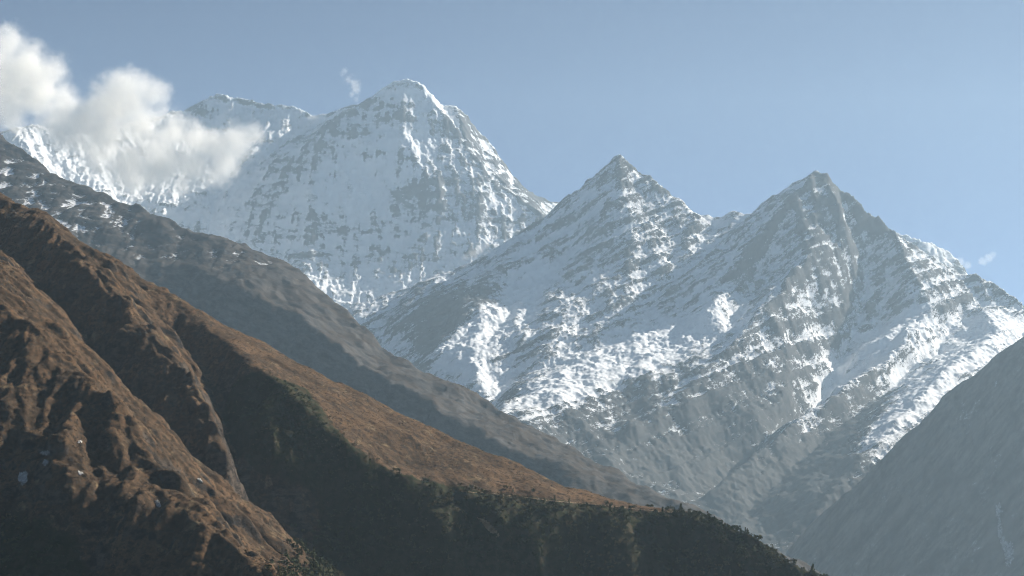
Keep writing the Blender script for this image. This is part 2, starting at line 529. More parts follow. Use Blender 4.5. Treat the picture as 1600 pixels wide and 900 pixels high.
# ------------------------------------------------------------------ small far ridge behind the right peak
m4 = Terrain((1500, 4000), (9300, 11200), 6, 200, [
    [(1250,420,10600),(1380,362,10300),(1412,368,10200),(1440,379,10150),(1456,380,10120),(1478,393,10100),(1497,424,10050),(1530,452,10000),(1640,520,9900),(1900,600,9800)],
    [(1420,420,9950),(1470,450,9850)], [(1300,520,9700),(1600,600,9500)],
    [('w', 1700, 11100, 600.0), ('w', 3000, 11000, 400.0)],
], warp=(20, 150), blur_m=8)
m4.erode(160, 12, 4, 0.55, seed=8)
m4.Z += fbm(m4.X, m4.Y, 100, 6, 9, 0.6, True) * 9
m4.Z += bedding(m4, 35, 60, 8, 19)
gx, gy = m4.grad(8); sl = np.sqrt(gx**2 + gy**2)
structure(m4.mesh("snow_ridge", mat_m1, {'snow': 0.72 - 0.4 * smooth(0.9, 2.0, sl)}),
          "small snowy ridge just showing behind the right slope of the right pointed peak", "mountain ridge")

# ------------------------------------------------------------------ dark hazy spur at right
m5 = Terrain((300, 2600), (4300, 6800), 4.6, VALLEY, [
    [(1900,380,5900),(1700,468,5800),(1640,500,5770),(1600,518,5750),(1560,542,5740),(1500,600,5720),(1440,657,5690),(1350,737,5650),(1290,795,5620),(1240,852,5600),(1200,900,5570),(1150,960,5530),(1100,1040,5480)],
    [(1560,542,5740),(1565,640,5630),(1560,720,5550)],
    [(1700,640,5590),(1600,800,5420),(1590,900,5300)],
    [(1500,700,5610),(1480,780,5540),(1440,900,5420)],
    [(1400,760,5610),(1340,900,5500)],
    [('w', 400, 4400, -895.0), ('w', 1500, 4500, -880.0), ('w', 2500, 4600, -800.0)],
    [('w', 900, 6500, -700.0), ('w', 2000, 6700, -300.0)],
], warp=(9, 120), blur_m=6)
m5.erode(320, 14, 2, 0.6, seed=19, smooth_m=60)
m5.erode(110, 8, 4, 0.6, seed=9, smooth_m=40)
m5.Z += bedding(m5, 40, 50, 2.5, 15)
m5.Z += fbm(m5.X, m5.Y, 120, 7, 16, 0.6, True) * 4
gx, gy = m5.grad(5); sl = np.sqrt(gx**2 + gy**2)
snow5 = 0.16 + 0.35 * smooth(0, 420, m5.Z) - 0.12 * smooth(0.8, 1.8, sl) - 1.5 * np.clip(curvature(m5.Z, m5.step, 30), -0.15, 0.15)
mat_m5 = snow_rock_material("hazed_spur_rock", (0.08, 0.075, 0.065), (0.22, 0.20, 0.165), fine=6, amp=0.7, tilt=52, stretch=0.12)  # spur rock lightened to stand in for thicker valley haze
structure(m5.mesh("dark_mountain_spur", mat_m5, {'snow': snow5}, cut=VALLEY + 5),
          "dark hazy mountain spur filling the lower right corner, almost without snow", "mountain spur")

# ------------------------------------------------------------------ middle brown ridge
l2 = Terrain((-2300, 1300), (3000, 6300), 4.0, VALLEY, [
    [(-300,60,5900),(-100,148,5600),(0,208,5400),(40,238,5300),(80,270,5200),(130,291,5100),(200,317,5000),(260,344,4900),(300,364,4850),(350,377,4800),(400,391,4750),(450,409,4700),
     (490,439,4650),(520,469,4600),(560,500,4500),(590,539,4450),(612,567,4400),(650,580,4350),(700,598,4300),(740,613,4250),(755,630,4230),(768,648,4200),
     (800,664,4150),(850,679,4100),(900,702,4000),(950,734,3900),(1000,761,3800),(1085,797,3650),(1200,860,3500),(1300,930,3400)],
    [(300,420,4620),(380,452,4480),(480,507,4340),(600,590,4140),(700,650,3980),(800,705,3840),(900,745,3720)],
    [(270,480,4540),(380,530,4400),(480,575,4285),(600,650,4085),(720,720,3890),(850,780,3730)],
    [(520,490,4520),(560,545,4390),(590,575,4310)],
    [(60,340,4900),(180,400,4720),(230,440,4620)],
    [(-200,300,5100),(0,330,4950),(100,420,4650)],
    [(0,520,4400),(300,640,4050),(600,800,3700),(800,870,3500),(1000,900,3400)],
    [('w', -2200, 3600, -300.0), ('w', -800, 3300, -500.0), ('w', 200, 3150, -800.0)],
    [('w', -2200, 6200, 200.0), ('w', -1000, 5600, 0.0), ('w', -200, 5200, -200.0), ('w', 500, 4700, -500.0)],
], warp=(16, 140), blur_m=8)
l2.erode(120, 4.5, 4, 0.6, seed=10, smooth_m=40)
l2.Z += bedding(l2, 15, 50, 1.8, 25)
l2.Z += fbm(l2.X, l2.Y, 110, 7, 26, 0.66, True) * 5
gx, gy = l2.grad(4); sl = np.sqrt(gx**2 + gy**2)
cv = curvature(l2.Z, l2.step, 20)
snowl2 = -0.16 + 0.48 * smooth(330, 620, l2.Z) - 0.35 * smooth(0.6, 1.6, sl) - 2.2 * np.clip(cv, -0.12, 0.15) + 0.1 * fbm(l2.X, l2.Y, 160, 4, 50)
grassl2 = smooth(620, 300, l2.Z + 60 * fbm(l2.X, l2.Y, 200, 4, 51)) * (1 - smooth(0.7, 1.2, sl)) * smooth(-0.5, 0.6, fbm(l2.X, l2.Y, 60, 6, 52, 0.65))
mat_l2 = snow_rock_material("brown_ridge", (0.022, 0.021, 0.020), (0.085, 0.074, 0.065), fine=4, amp=0.85, bump_d=4, brown=(0.046, 0.033, 0.022), tilt=-25, stretch=0.3)
structure(l2.mesh("brown_ridge", mat_l2, {'snow': snowl2, 'grass': grassl2}, cut=VALLEY + 5),
          "dark brown ridge with patchy snow along its crest, behind the orange grass hill", "ridge")

# ------------------------------------------------------------------ near grass hill
NEAR = 0.56                            # the hill is laid out at 1.5 to 3 km, then set this much nearer
l1 = Terrain((-1250, 750), (1250, 3600), 1.7, VALLEY / NEAR, [
    # skyline
    [(-250,120,3000),(-100,218,2950),(0,284,2900),(60,319,2870),(130,364,2830),(200,409,2800),(300,478,2740),(400,529,2700),(500,579,2660),(600,629,2620),(700,679,2590),(800,720,2560),
     (900,762,2530),(1000,789,2500),(1085,797,2480),(1130,807,2450),(1180,827,2420),(1230,854,2390),(1300,894,2350),(1380,950,2300),(1450,1020,2250)],
    # break of slope under the sunny grass
    [(290,476,2726),(340,516,2640),(400,567,2512),(440,600,2464),(500,652,2426),(540,700,2400),(610,745,2394),(750,770,2398),(880,786,2420),(1000,800,2440),(1085,806,2440)],
    # wall and forest under the break
    [(380,640,2420),(460,720,2385),(520,800,2360),(540,900,2330),(560,1050,2270)],
    [(700,830,2346),(700,900,2340),(720,1050,2260)], [(850,850,2366),(860,960,2350)], [(1000,870,2386),(1020,960,2375),(1050,1080,2320)],
    [(1150,880,2380),(1180,980,2345)],
    # middle spur
    [(60,322,2820),(120,385,2620),(180,440,2480),(270,540,2330),(330,605,2240),(352,700,2160),(346,750,2120)],
    # gully right of the middle spur
    [(262,492,2690),(325,580,2570),(350,660,2465),(368,770,2365),(420,870,2310),(470,980,2250)],
    [(20,345,2790),(100,405,2600),(160,470,2468),(240,560,2330),(300,625,2240),(338,690,2168)],
    [(0,388,2745),(80,455,2562),(136,530,2436),(212,620,2296),(272,692,2206),(325,755,2150)],
    # gully between the two left spurs
    [(0,400,2450),(60,470,2250),(150,560,2110),(250,680,1980),(320,800,1890),(420,935,1800),(500,1060,1720)],
    # front spur
    [(-200,280,2300),(-100,360,2150),(0,440,2050),(90,545,1920),(200,648,1800),(270,700,1740),(310,745,1700),(350,800,1650),(400,850,1600),(440,898,1560),(500,990,1480)],
    # shaded front face with ribs
    [(-100,560,1880),(0,620,1830),(100,680,1760),(180,740,1720)],
    [(-100,900,1650),(0,900,1670),(120,900,1640),(220,900,1600),(330,920,1560)],
    [(130,700,1745),(140,800,1680),(160,860,1655)], [(165,690,1770),(215,760,1690),(235,840,1640)],
    [(240,745,1715),(285,830,1630),(320,890,1580)],
    [(-100,1200,1450),(100,1200,1440),(300,1150,1450),(480,1150,1430)],
    [('w', -1200, 1300, -520.0), ('w', -400, 1300, -560.0), ('w', 100, 1500, -700.0), ('w', 400, 2000, -700.0), ('w', 700, 2200, -800.0)],
    [('w', -1200, 3500, 250.0), ('w', -600, 3300, 0.0), ('w', 0, 3200, -350.0), ('w', 500, 2900, -600.0)],
], warp=(9, 70), blur_m=6)
fx, fy = l1.project()
sunny = poly_mask(fx, fy, [(250,440),(420,520),(1090,790),(1090,810),(870,786),(750,768),(600,740),(500,690),(420,640),(360,600),(300,520)])
sunny = blur(sunny, 18 / l1.step)
wall = blur(poly_mask(fx, fy, [(430,700),(560,745),(760,785),(1090,815),(1320,905),(1320,1300),(430,1300)]), 12 / l1.step)
er = (1 - 0.86 * sunny) * (1 - 0.6 * wall)
l1.erode(300, 12, 1, 0.5, seed=21, smooth_m=40, mask=er, sharp=0.9)
l1.erode(140, 12, 3, 0.55, seed=11, smooth_m=30, mask=er, sharp=0.9, carry=0.4)
ridgy = l1.erode(40, 4.0, 3, 0.6, seed=12, smooth_m=16, mask=er, carry=0.4, sharp=0.9)
l1.Z += fbm(l1.X, l1.Y, 90, 8, 33, 0.64, True) * 1.7 * (0.4 + 0.6 * er)
l1.Z += bedding(l1, -16, 26, 2.4, 36, 5) * er * smooth(0.45, 0.9, np.hypot(*l1.grad(12)))
l1.Z += fbm(l1.X, l1.Y, 24, 4, 37, 0.68, True) * 0.9 * (0.3 + 0.7 * er)
l1.Z += fbm(l1.X, l1.Y, 9, 3, 35, 0.65) * 0.6
gully_tone = smooth(0.0, 1.0, 0.35 - ridgy / 9 + 0.5 * fbm(l1.X, l1.Y, 120, 6, 61, 0.6))  # grass tone darker in the gullies, broken by noise
gx, gy = l1.grad(2); sl = np.sqrt(gx**2 + gy**2)
gx2, gy2 = l1.grad(14); sl2 = np.sqrt(gx2**2 + gy2**2)
rock1 = smooth(1.1, 1.9, sl) * 0.7 + 0.4 * np.clip(fbm(l1.X, l1.Y, 90, 4, 60), 0, 1) * smooth(0.7, 1.2, sl2)
l1.rescale(NEAR)
green1 = np.zeros_like(l1.Z)
fx, fy = l1.project()
for poly in ([(350,600),(400,590),(470,600),(545,700),(620,745),(760,772),(1000,800),(1090,806),(1180,829),(1320,905),(1320,1200),(430,1200),(520,760),(400,730),(350,660)],
             [(-20,800),(60,830),(120,850),(130,900),(440,1000),(-20,1300)]):
    green1 = np.maximum(green1, poly_mask(fx, fy, poly))
green1 = blur(green1, 8 / l1.step)
rock1 = rock1 * (1 - green1)
green1 = green1 * 1.35

def hill_material():
    k = NT("dry_grass_hill")
    g = k.mix(k.ramp(k.noise(34, 6, 0.65), 0.35, 0.65), (0.165, 0.100, 0.055), (0.095, 0.061, 0.037))
    g = k.mix(k.ramp(k.noise(3.2, 6, 0.75, (1, 1, 1)), 0.47, 0.62), g, (0.045, 0.033, 0.023))
    g = k.mix(k.math('MULTIPLY', k.attr('gully_tone'), k.ramp(k.noise(4, 5, 0.75), 0.35, 0.6)), g, (0.048, 0.036, 0.025))
    g = k.mix(k.ramp(k.noise(11, 5, 0.7), 0.56, 0.72), g, (0.20, 0.145, 0.085))
    shrub = k.mix(k.ramp(k.noise(5, 4, 0.7), 0.4, 0.62), (0.030, 0.034, 0.016), (0.055, 0.045, 0.026))
    n = k.noise(14, 6, 0.7)
    gm = k.ramp(k.math('ADD', k.attr('green'), k.math('MULTIPLY', k.math('SUBTRACT', n, 0.5), 0.8)), 0.4, 0.6)
    col = k.mix(gm, g, shrub)
    rock = k.mix(k.ramp(k.noise(5, 6, 0.75, (0.5, 0.5, 1.0)), 0.42, 0.6), (0.032, 0.027, 0.023), (0.10, 0.078, 0.06))
    rm = k.ramp(k.math('ADD', k.attr('rock'), k.math('MULTIPLY', k.math('SUBTRACT', k.noise(7, 6, 0.75), 0.5), 1.0)), 0.45, 0.65)
    col = k.mix(rm, col, rock)
    h = k.math('ADD', k.noise(2.8, 6, 0.75), k.math('MULTIPLY', k.noise(0.9, 3, 0.6), 0.3))
    k.bump(h, 1.0, 1.0)
    return k.finish(col, 0.95, 0.05)
structure(l1.mesh("grass_hill", hill_material(), {'rock': rock1, 'green': green1, 'gully_tone': gully_tone}, cut=VALLEY + 5),
          "near hillside of orange-brown dry grass with dark gullies, sloping down from the left", "hill")

# ------------------------------------------------------------------ valley floor
def valley_floor():
    n = 60
    xs = np.linspace(-12000, 12000, n); ys = np.linspace(-3000, 12300, n)
    X, Y = np.meshgrid(xs, ys)
    Z = VALLEY + fbm(X, Y, 3000, 4, 70) * 20
    idx = np.arange(n * n).reshape(n, n)
    q = np.stack([idx[:-1, :-1], idx[:-1, 1:], idx[1:, 1:], idx[1:, :-1]], -1).reshape(-1, 4)
    me = bpy.data.meshes.new("valley_floor")
    me.from_pydata(np.stack([X, Y, Z], -1).reshape(-1, 3).tolist(), [], q.tolist())
    k = NT("valley_ground")
    c = k.mix(k.ramp(k.noise(300, 6, 0.6), 0.35, 0.65), (0.05, 0.055, 0.035), (0.11, 0.09, 0.06))
    me.materials.append(k.finish(c))
    ob = bpy.data.objects.new("valley_floor", me)
    scene.collection.objects.link(ob)
    structure(ob, "valley ground far below the mountains", "ground")
valley_floor()

# ------------------------------------------------------------------ finding the ground seen at a photo pixel
def hit(t, px, py):
    """first point of terrain t met by the sight lines through the given pixels"""
    px, py = np.atleast_1d(np.asarray(px, float)), np.atleast_1d(np.asarray(py, float))
    Ys = np.arange(t.ys[0], t.ys[-1], t.step * 0.75)
    r, u = (px - 800) / FPX, (450 - py) / FPX
    d = Ys[None, :] / (CP - u * SP)[:, None]
    x = d * r[:, None]; z = d * (SP + u * CP)[:, None]
    y = np.broadcast_to(Ys, x.shape)
    g = t.at(x, y)
    ok = (g > z) & (x > t.xs[0]) & (x < t.xs[-1])
    k = ok.argmax(1)
    found = ok.any(1)
    i = np.arange(len(px))
    return np.stack([x[i, k], y[i, k], g[i, k]], 1), found

def quick_mesh(name, co, faces, mat, tone=None):
    me = bpy.data.meshes.new(name)
    co = np.asarray(co, np.float32); faces = np.asarray(faces, np.int32)
    me.vertices.add(len(co)); me.vertices.foreach_set('co', co.ravel())
    me.loops.add(faces.size); me.loops.foreach_set('vertex_index', faces.ravel())
    me.polygons.add(len(faces))
    me.polygons.foreach_set('loop_start', np.arange(0, faces.size, faces.shape[1], dtype=np.int32))
    me.update(calc_edges=True)
    if tone is not None:
        me.attributes.new('tone', 'FLOAT', 'POINT').data.foreach_set('value', np.asarray(tone, np.float32))
    if mat: me.materials.append(mat)
    return me

def link(name, me, parent=None):
    ob = bpy.data.objects.new(name, me)
    scene.collection.objects.link(ob)
    if parent: ob.parent = parent
    return ob

def tag(ob, label, cat, group=None, kind=None):
    ob['label'] = label; ob['category'] = cat
    if group: ob['group'] = group
    if kind: ob['kind'] = kind
    return ob

# ------------------------------------------------------------------ trees and shrubs
def foliage_material(name, a, b, c):
    k = NT(name)
    t = k.attr('tone')
    col = k.mix(k.ramp(t, 0.0, 0.55), a, b)
    col = k.mix(k.ramp(t, 0.6, 1.0), col, c)
    return k.finish(col, 0.9, 0.05)
leaf_mat = foliage_material("leaves", (0.034, 0.044, 0.019), (0.072, 0.076, 0.034), (0.15, 0.108, 0.06))
bark_mat = foliage_material("bark", (0.05, 0.04, 0.03), (0.06, 0.05, 0.04), (0.08, 0.06, 0.05))

def quads(centres, size, r):
    """small randomly turned leaf clumps"""
    n = len(centres)
    a = r.normal(size=(n, 3)); a /= np.linalg.norm(a, axis=1)[:, None]
    b = np.cross(a, r.normal(size=(n, 3))); b /= np.linalg.norm(b, axis=1)[:, None]
    s = (size * r.uniform(0.6, 1.4, n))[:, None]
    co = np.stack([centres - a * s - b * s * 0.6, centres + a * s - b * s * 0.5, centres + a * s * 0.8 + b * s * 0.6, centres - a * s * 0.9 + b * s * 0.5], 1)
    return co.reshape(-1, 3), np.arange(n * 4).reshape(n, 4)

def crown_points(kind, n, r):
    if kind == 'conifer':
        z = r.random(n) ** 1.4
        rad = (1 - z) * 0.24 * r.uniform(0.35, 1.1, n) + 0.015
        ang = r.random(n) * 6.283
        return np.stack([rad * np.cos(ang), rad * np.sin(ang), 0.12 + z * 0.88], 1)
    lob = r.normal(size=(5, 3)) * (0.26, 0.26, 0.15) + (0, 0, 0.5)
    v = r.normal(size=(n, 3)); v /= np.linalg.norm(v, axis=1)[:, None]
    p = lob[r.integers(0, 5, n)] + v * r.uniform(0.5, 1.0, (n, 1)) * (0.24, 0.24, 0.22)
    p[:, 2] = np.maximum(p[:, 2], 0.04)
    return p

def trunk_geo(h, w):
    co, fs = [], []
    rings = [(0, w), (h * 0.5, w * 0.7), (h, w * 0.25)]
    for z, q in rings:
        for i in range(5):
            an = i * 6.283 / 5
            co.append((q * math.cos(an), q * math.sin(an), z - (0.15 if z == 0 else 0)))
    for k in range(2):
        for i in range(5):
            j = (i + 1) % 5
            fs.append((k * 5 + i, k * 5 + j, k * 5 + 5 + j, k * 5 + 5 + i))
    return np.array(co), np.array(fs)

vr = np.random.default_rng(21)
templates = {}
for kind, n, sz in (('conifer', 70, 0.075), ('broad', 60, 0.10), ('shrub', 44, 0.12)):
    for v in range(5):
        c, f = quads(crown_points('conifer' if kind == 'conifer' else 'round', n, vr), sz, vr)
        tone = np.repeat(vr.random(n), 4)
        tc, tf = trunk_geo(0.8 if kind == 'conifer' else 0.45, 0.03)
        templates[kind, v] = (c, f, tone, tc, tf)

def spread(t, mask, n, r):
    """random ground points with probability given by a mask over the terrain grid"""
    p = mask.ravel().astype(np.float64); p /= p.sum()
    k = r.choice(p.size, n, p=p)
    x = t.X.ravel()[k] + r.uniform(-.5, .5, n) * t.step
    y = t.Y.ravel()[k] + r.uniform(-.5, .5, n) * t.step
    return x, y, t.at(x, y)

def plant_mass(name, x, y, z, hs, kinds, tone0, label, cat):
    cs, fs, ts, off = [], [], [], 0
    for i in range(len(x)):
        c, f, tone, tc, tf = templates[kinds[i], int(vr.integers(0, 5))]
        an = vr.random() * 6.283
        ca, sa = math.cos(an), math.sin(an)
        h = hs[i]; w = h * vr.uniform(0.85, 1.25)
        q = np.concatenate([c, tc])
        o = np.stack([(q[:, 0] * ca - q[:, 1] * sa) * w + x[i], (q[:, 0] * sa + q[:, 1] * ca) * w + y[i], q[:, 2] * h + z[i]], 1)
        cs.append(o); fs.append(f + off); fs.append(tf + off + len(c)); off += len(q)
        ts.append(np.clip(tone * 0.5 + tone0[i] * 0.7 - 0.1, 0, 1)); ts.append(np.full(len(tc), 0.5))
    me = quick_mesh(name, np.concatenate(cs), np.concatenate(fs), leaf_mat, np.concatenate(ts))
    return tag(link(name, me), label, cat, kind='stuff')

# thick scrub and wood on the shaded flank
fx, fy = l1.project()
facing = ((fx > -60) & (fx < 1400) & (fy > 560) & (fy < 1000)).astype(np.float32)
wood = poly_mask(fx, fy, [(440,900),(500,800),(560,752),(640,765),(760,776),(1000,803),(1090,806),(1180,829),(1320,905),(1360,1000),(430,1000)]) * facing
wood = np.maximum(wood, 0.12 * poly_mask(fx, fy, [(500,700),(560,725),(640,748),(760,766),(860,780),(760,790),(520,760)]))
wood = blur(wood, 5 / l1.step) * facing
scrub = poly_mask(fx, fy, [(352,606),(400,592),(455,600),(545,700),(600,742),(560,760),(500,745),(440,700),(380,650)])
low_left = poly_mask(fx, fy, [(-20,800),(40,812),(90,835),(125,868),(150,915),(330,905),(440,1000),(-20,1000)])
def plants(mask, n, lo, hi, kinds, brown, name, label, cat):
    x, y, z = spread(l1, mask, n, vr)
    kk = vr.choice(kinds, n)
    hs = vr.uniform(lo, hi, n) * np.where(kk == 'conifer', 1.35, 1.0)
    patch = fbm(x.reshape(1, -1).repeat(13, 0).astype(np.float32), y.reshape(1, -1).repeat(13, 0).astype(np.float32), 60, 3, 90)[0]
    tone0 = np.clip(brown + patch * 0.9 + vr.normal(size=n) * 0.12, 0, 1)
    return plant_mass(name, x, y, z - 0.15, hs, kk, tone0, label, cat)
plants(wood, 9000, 2.2, 5.0, ['conifer', 'broad', 'broad', 'broad', 'shrub', 'shrub'], 0.42, "forest", "dark mixed wood covering the shaded flank below the sunny grass", "forest")
scrub = blur(scrub, 6 / l1.step)
plants(scrub, 2000, 1.0, 2.4, ['shrub', 'broad'], 0.5, "scrub", "grey-green scrub patch on the shaded slope left of the sunny grass", "scrub")
plants(low_left, 1500, 1.2, 3.2, ['shrub', 'broad'], 0.4, "undergrowth", "green bushes crowding the bottom left corner of the near slope", "bushes")

def tussocks():
    m = (1 - 0.7 * np.minimum(green1, 1)) * (1 - 0.75 * sunny) * ((fx > -40) & (fx < 1120) & (fy > 270) & (fy < 930))
    x, y, z = spread(l1, m, 26000, vr)
    n, q = len(x), 5
    c = np.stack([x, y, z], 1)[:, None, :] + vr.normal(size=(n, q, 3)) * (0.28, 0.28, 0.16) + (0, 0, 0.12)
    co, f = quads(c.reshape(-1, 3), 0.28, vr)
    patch = vr.random(n)
    tone = np.repeat(np.clip(np.repeat(patch, q) + vr.normal(size=n * q) * 0.15, 0, 1), 4)
    gm = foliage_material("dry_tussock", (0.055, 0.040, 0.026), (0.085, 0.058, 0.034), (0.16, 0.105, 0.058))
    tag(link("grass_tussocks", quick_mesh("grass_tussocks", co, f, gm, tone)), "dry grass tussocks and dwarf scrub all over the near brown hillside", "grass", kind='stuff')
tussocks()

def tree(name, kind, v, loc, h, label, cat, group):
    e = bpy.data.objects.new(name, None)
    scene.collection.objects.link(e)
    e.location = loc
    e.rotation_euler = (0, 0, vr.random() * 6.283)
    e.scale = (h * vr.uniform(0.85, 1.2), h * vr.uniform(0.85, 1.2), h)
    key = (kind, v)
    if key not in tree_meshes:
        c, f, tone, tc, tf = templates[key]
        tree_meshes[key] = (quick_mesh("crown", c, f, leaf_mat, tone * 0.6), quick_mesh("trunk", tc, tf, bark_mat, np.full(len(tc), 0.5)))
    cm, tm = tree_meshes[key]
    link("crown", cm, e); link("trunk", tm, e)
    return tag(e, label, cat, group)
tree_meshes = {}
# trees standing up against the haze along the wooded crest
crest = [(1111,802),(1116,803),(1121,804),(1128,807),(1138,811),(1147,814),(1156,819),(1163,821),(1172,825),(1181,829),(1192,835),(1204,842),(1215,848),(1228,855),(1240,862),(1252,869),(1264,876),(1275,883),(1286,889)]
pts, ok = [], []
for cx, cy in crest:
    p, f = hit(l1, np.full(60, cx), cy - 8 + np.arange(60) * 0.8)
    k0 = int(f.argmax()); pts.append(p[min(k0 + 1, 59)]); ok.append(f.any())
for i, p in enumerate(pts):
    if not ok[i]: continue
    tall = crest[i][0] in (1111, 1116, 1121)
    if tall:
        tree("tree", 'conifer' if i % 2 else 'broad', i % 5, p, 4.2 if crest[i][0] == 1116 else 3.0,
             {1111: "dark tree just left of the tallest tree on the wooded crest", 1116: "tallest dark tree on the wooded crest, standing out against the haze",
              1121: "dark tree just right of the tallest tree on the wooded crest"}[crest[i][0]], "tree", "trees on the wooded crest")
    else:
        tree("tree", 'conifer' if i % 5 == 0 else 'broad', i % 5, p, vr.uniform(1.3, 2.4),
             "small dark tree on the wooded crest, outlined against the grey haze", "tree", "small trees on the wooded crest")
# lone shrubs on the sunny grass
n = 0
while n < 45:
    px, py = vr.uniform(420, 1040), vr.uniform(540, 800)
    sky_y = np.interp(px, [400,500,600,700,800,900,1000,1085], [529,579,629,679,720,762,789,797])
    low_y = np.interp(px, [400,500,540,610,750,880,1000,1085], [580,650,700,745,768,785,798,802])
    if not (sky_y + 6 < py < low_y - 2): continue
    p, ok = hit(l1, px, py)
    if ok[0]:
        tree("shrub", 'shrub', n % 5, p[0] - np.array((0, 0, .1)), vr.uniform(0.5, 1.1),
             "tiny dark shrub dotting the sunny brown grass slope", "shrub", "shrubs dotting the sunny grass slope")
        n += 1

# ------------------------------------------------------------------ pale rocks, footpath and white scar laid on the ground
def draped(name, t, poly, mat, step, lift, thick, rag=0.35, seed=0, gaps=0.0):
    xs = [p[0] for p in poly]; ys = [p[1] for p in poly]
    gx, gy = np.meshgrid(np.arange(min(xs), max(xs) + step, step), np.arange(min(ys), max(ys) + step, step))
    r = np.random.default_rng(seed)
    jx = gx + r.uniform(-rag, rag, gx.shape) * step * 2; jy = gy + r.uniform(-rag, rag, gx.shape) * step * 2
    ins = poly_mask(jx, jy, poly) > 0
    p, ok = hit(t, gx.ravel(), gy.ravel())
    p = p + np.array((0, -0.5, 0.86)) * lift * r.uniform(0.5, 1.5, (len(p), 1))
    ins = (ins & ok.reshape(gx.shape)).astype(int)
    idx = np.arange(gx.size).reshape(gx.shape)
    f = []
    for j in range(gx.shape[0] - 1):
        for i in range(gx.shape[1] - 1):
            if ins[j, i] + ins[j + 1, i] + ins[j, i + 1] + ins[j + 1, i + 1] >= 3 and r.random() >= gaps:
                f.append((idx[j, i], idx[j + 1, i], idx[j + 1, i + 1], idx[j, i + 1]))
    if not f: return None
    f = np.array(f)
    dd = np.ptp(p[f][:, :, 1], axis=1)
    f = f[dd < thick * 12 + t.step * 6]
    used = np.unique(f); mp = np.zeros(gx.size, int); mp[used] = np.arange(len(used))
    base = p[used].mean(0)
    me = quick_mesh(name, p[used] - base, mp[f], mat)
    ob = link(name, me); ob.location = base
    md = ob.modifiers.new("thickness", 'SOLIDIFY'); md.thickness = thick; md.offset = -1
    return ob

k = NT("pale_rock")
pale = k.finish(k.mix(k.ramp(k.noise(1.5, 5, 0.7), 0.35, 0.65), (0.20, 0.19, 0.18), (0.50, 0.50, 0.49)), 0.8, 0.1)
def rag(cx, cy, w, h, seed, ang=0.0, n=11):
    r = np.random.default_rng(seed)
    ca, sa = math.cos(ang), math.sin(ang)
    o = []
    for i in range(n):
        a = i * 6.283 / n; q = r.uniform(0.5, 1.1)
        x, y = math.cos(a) * w * q, math.sin(a) * h * q
        o.append((cx + x * ca - y * sa, cy + x * sa + y * ca))
    return o
for (cx, cy, w, h, ang, lab) in ((36, 748, 11, 14, 0.5, "largest white rock scar on the dark lower left slope"),
                                 (71, 710, 9, 3, 0.2, "narrow pale rock ledge above a smaller pale rock on the left slope"),
                                 (72, 725, 5, 5, 0.6, "small pale rock just under the narrow pale ledge"),
                                 (126, 691, 4, 3, 0.0, "tiny pale rock alone on the dark slope right of the pale ledge"),
                                 (126, 741, 5, 4, 0.3, "small pale rock alone on the dark slope right of the largest white scar"),
                                 (312, 752, 7, 4, 0.9, "pale cream rock face on the crest of the front spur"),
                                 (247, 789, 4, 7, -0.4, "pale rock sliver beside the dark hollow under the front spur")):
    ob = draped("rock_outcrop", l1, rag(cx, cy, w, h, int(cx + cy), ang), pale, 0.8, 0.35, 1.0, rag=0.6, seed=int(cx * 3 + cy))
    if ob: tag(ob, lab, "rock", "pale rocks on the left slope")

def ribbon(pl, w):
    up = [(x, y - w) for x, y in pl]; dn = [(x, y + w) for x, y in reversed(pl)]
    return up + dn
k = NT("trail_dust")
dust = k.finish(k.mix(k.ramp(k.noise(2.0, 4, 0.7), 0.35, 0.65), (0.16, 0.115, 0.07), (0.26, 0.19, 0.12)))
ob = draped("footpath", l1, ribbon([(720,769),(760,771),(820,778),(880,785),(940,790),(1000,797),(1045,801),(1088,800)], 0.75), dust, 0.7, 0.2, 0.4, rag=0.2, seed=5)
if ob: structure(ob, "thin pale footpath crossing the ridge above the dark wood", "path")
ob = draped("lit_bank", l1, [(745,810),(756,812),(772,826),(782,838),(776,841),(762,830)], dust, 1.0, 0.3, 0.5, seed=6)  # sunlit look of the bank put into a paler colour
if ob: tag(ob, "short bank painted a sunlit tan among the dark trees under the footpath", "earth bank")

k = NT("scar_stone")
scar_m = k.finish(k.mix(k.ramp(k.noise(6, 5, 0.7), 0.35, 0.65), (0.4, 0.4, 0.4), (0.72, 0.72, 0.72)))
sc = draped("rock_scar", m5, [(1556,790),(1562,788),(1566,800),(1562,806),(1564,820),(1567,838),(1572,850),(1580,848),(1584,866),(1578,884),(1571,888),(1572,872),(1564,856),(1560,838),(1557,812)], scar_m, 1.3, 2.0, 3.0, rag=1.2, seed=8, gaps=0.35)
if sc: tag(sc, "broken white streak running down the hazy dark spur at the right edge", "rock scar")

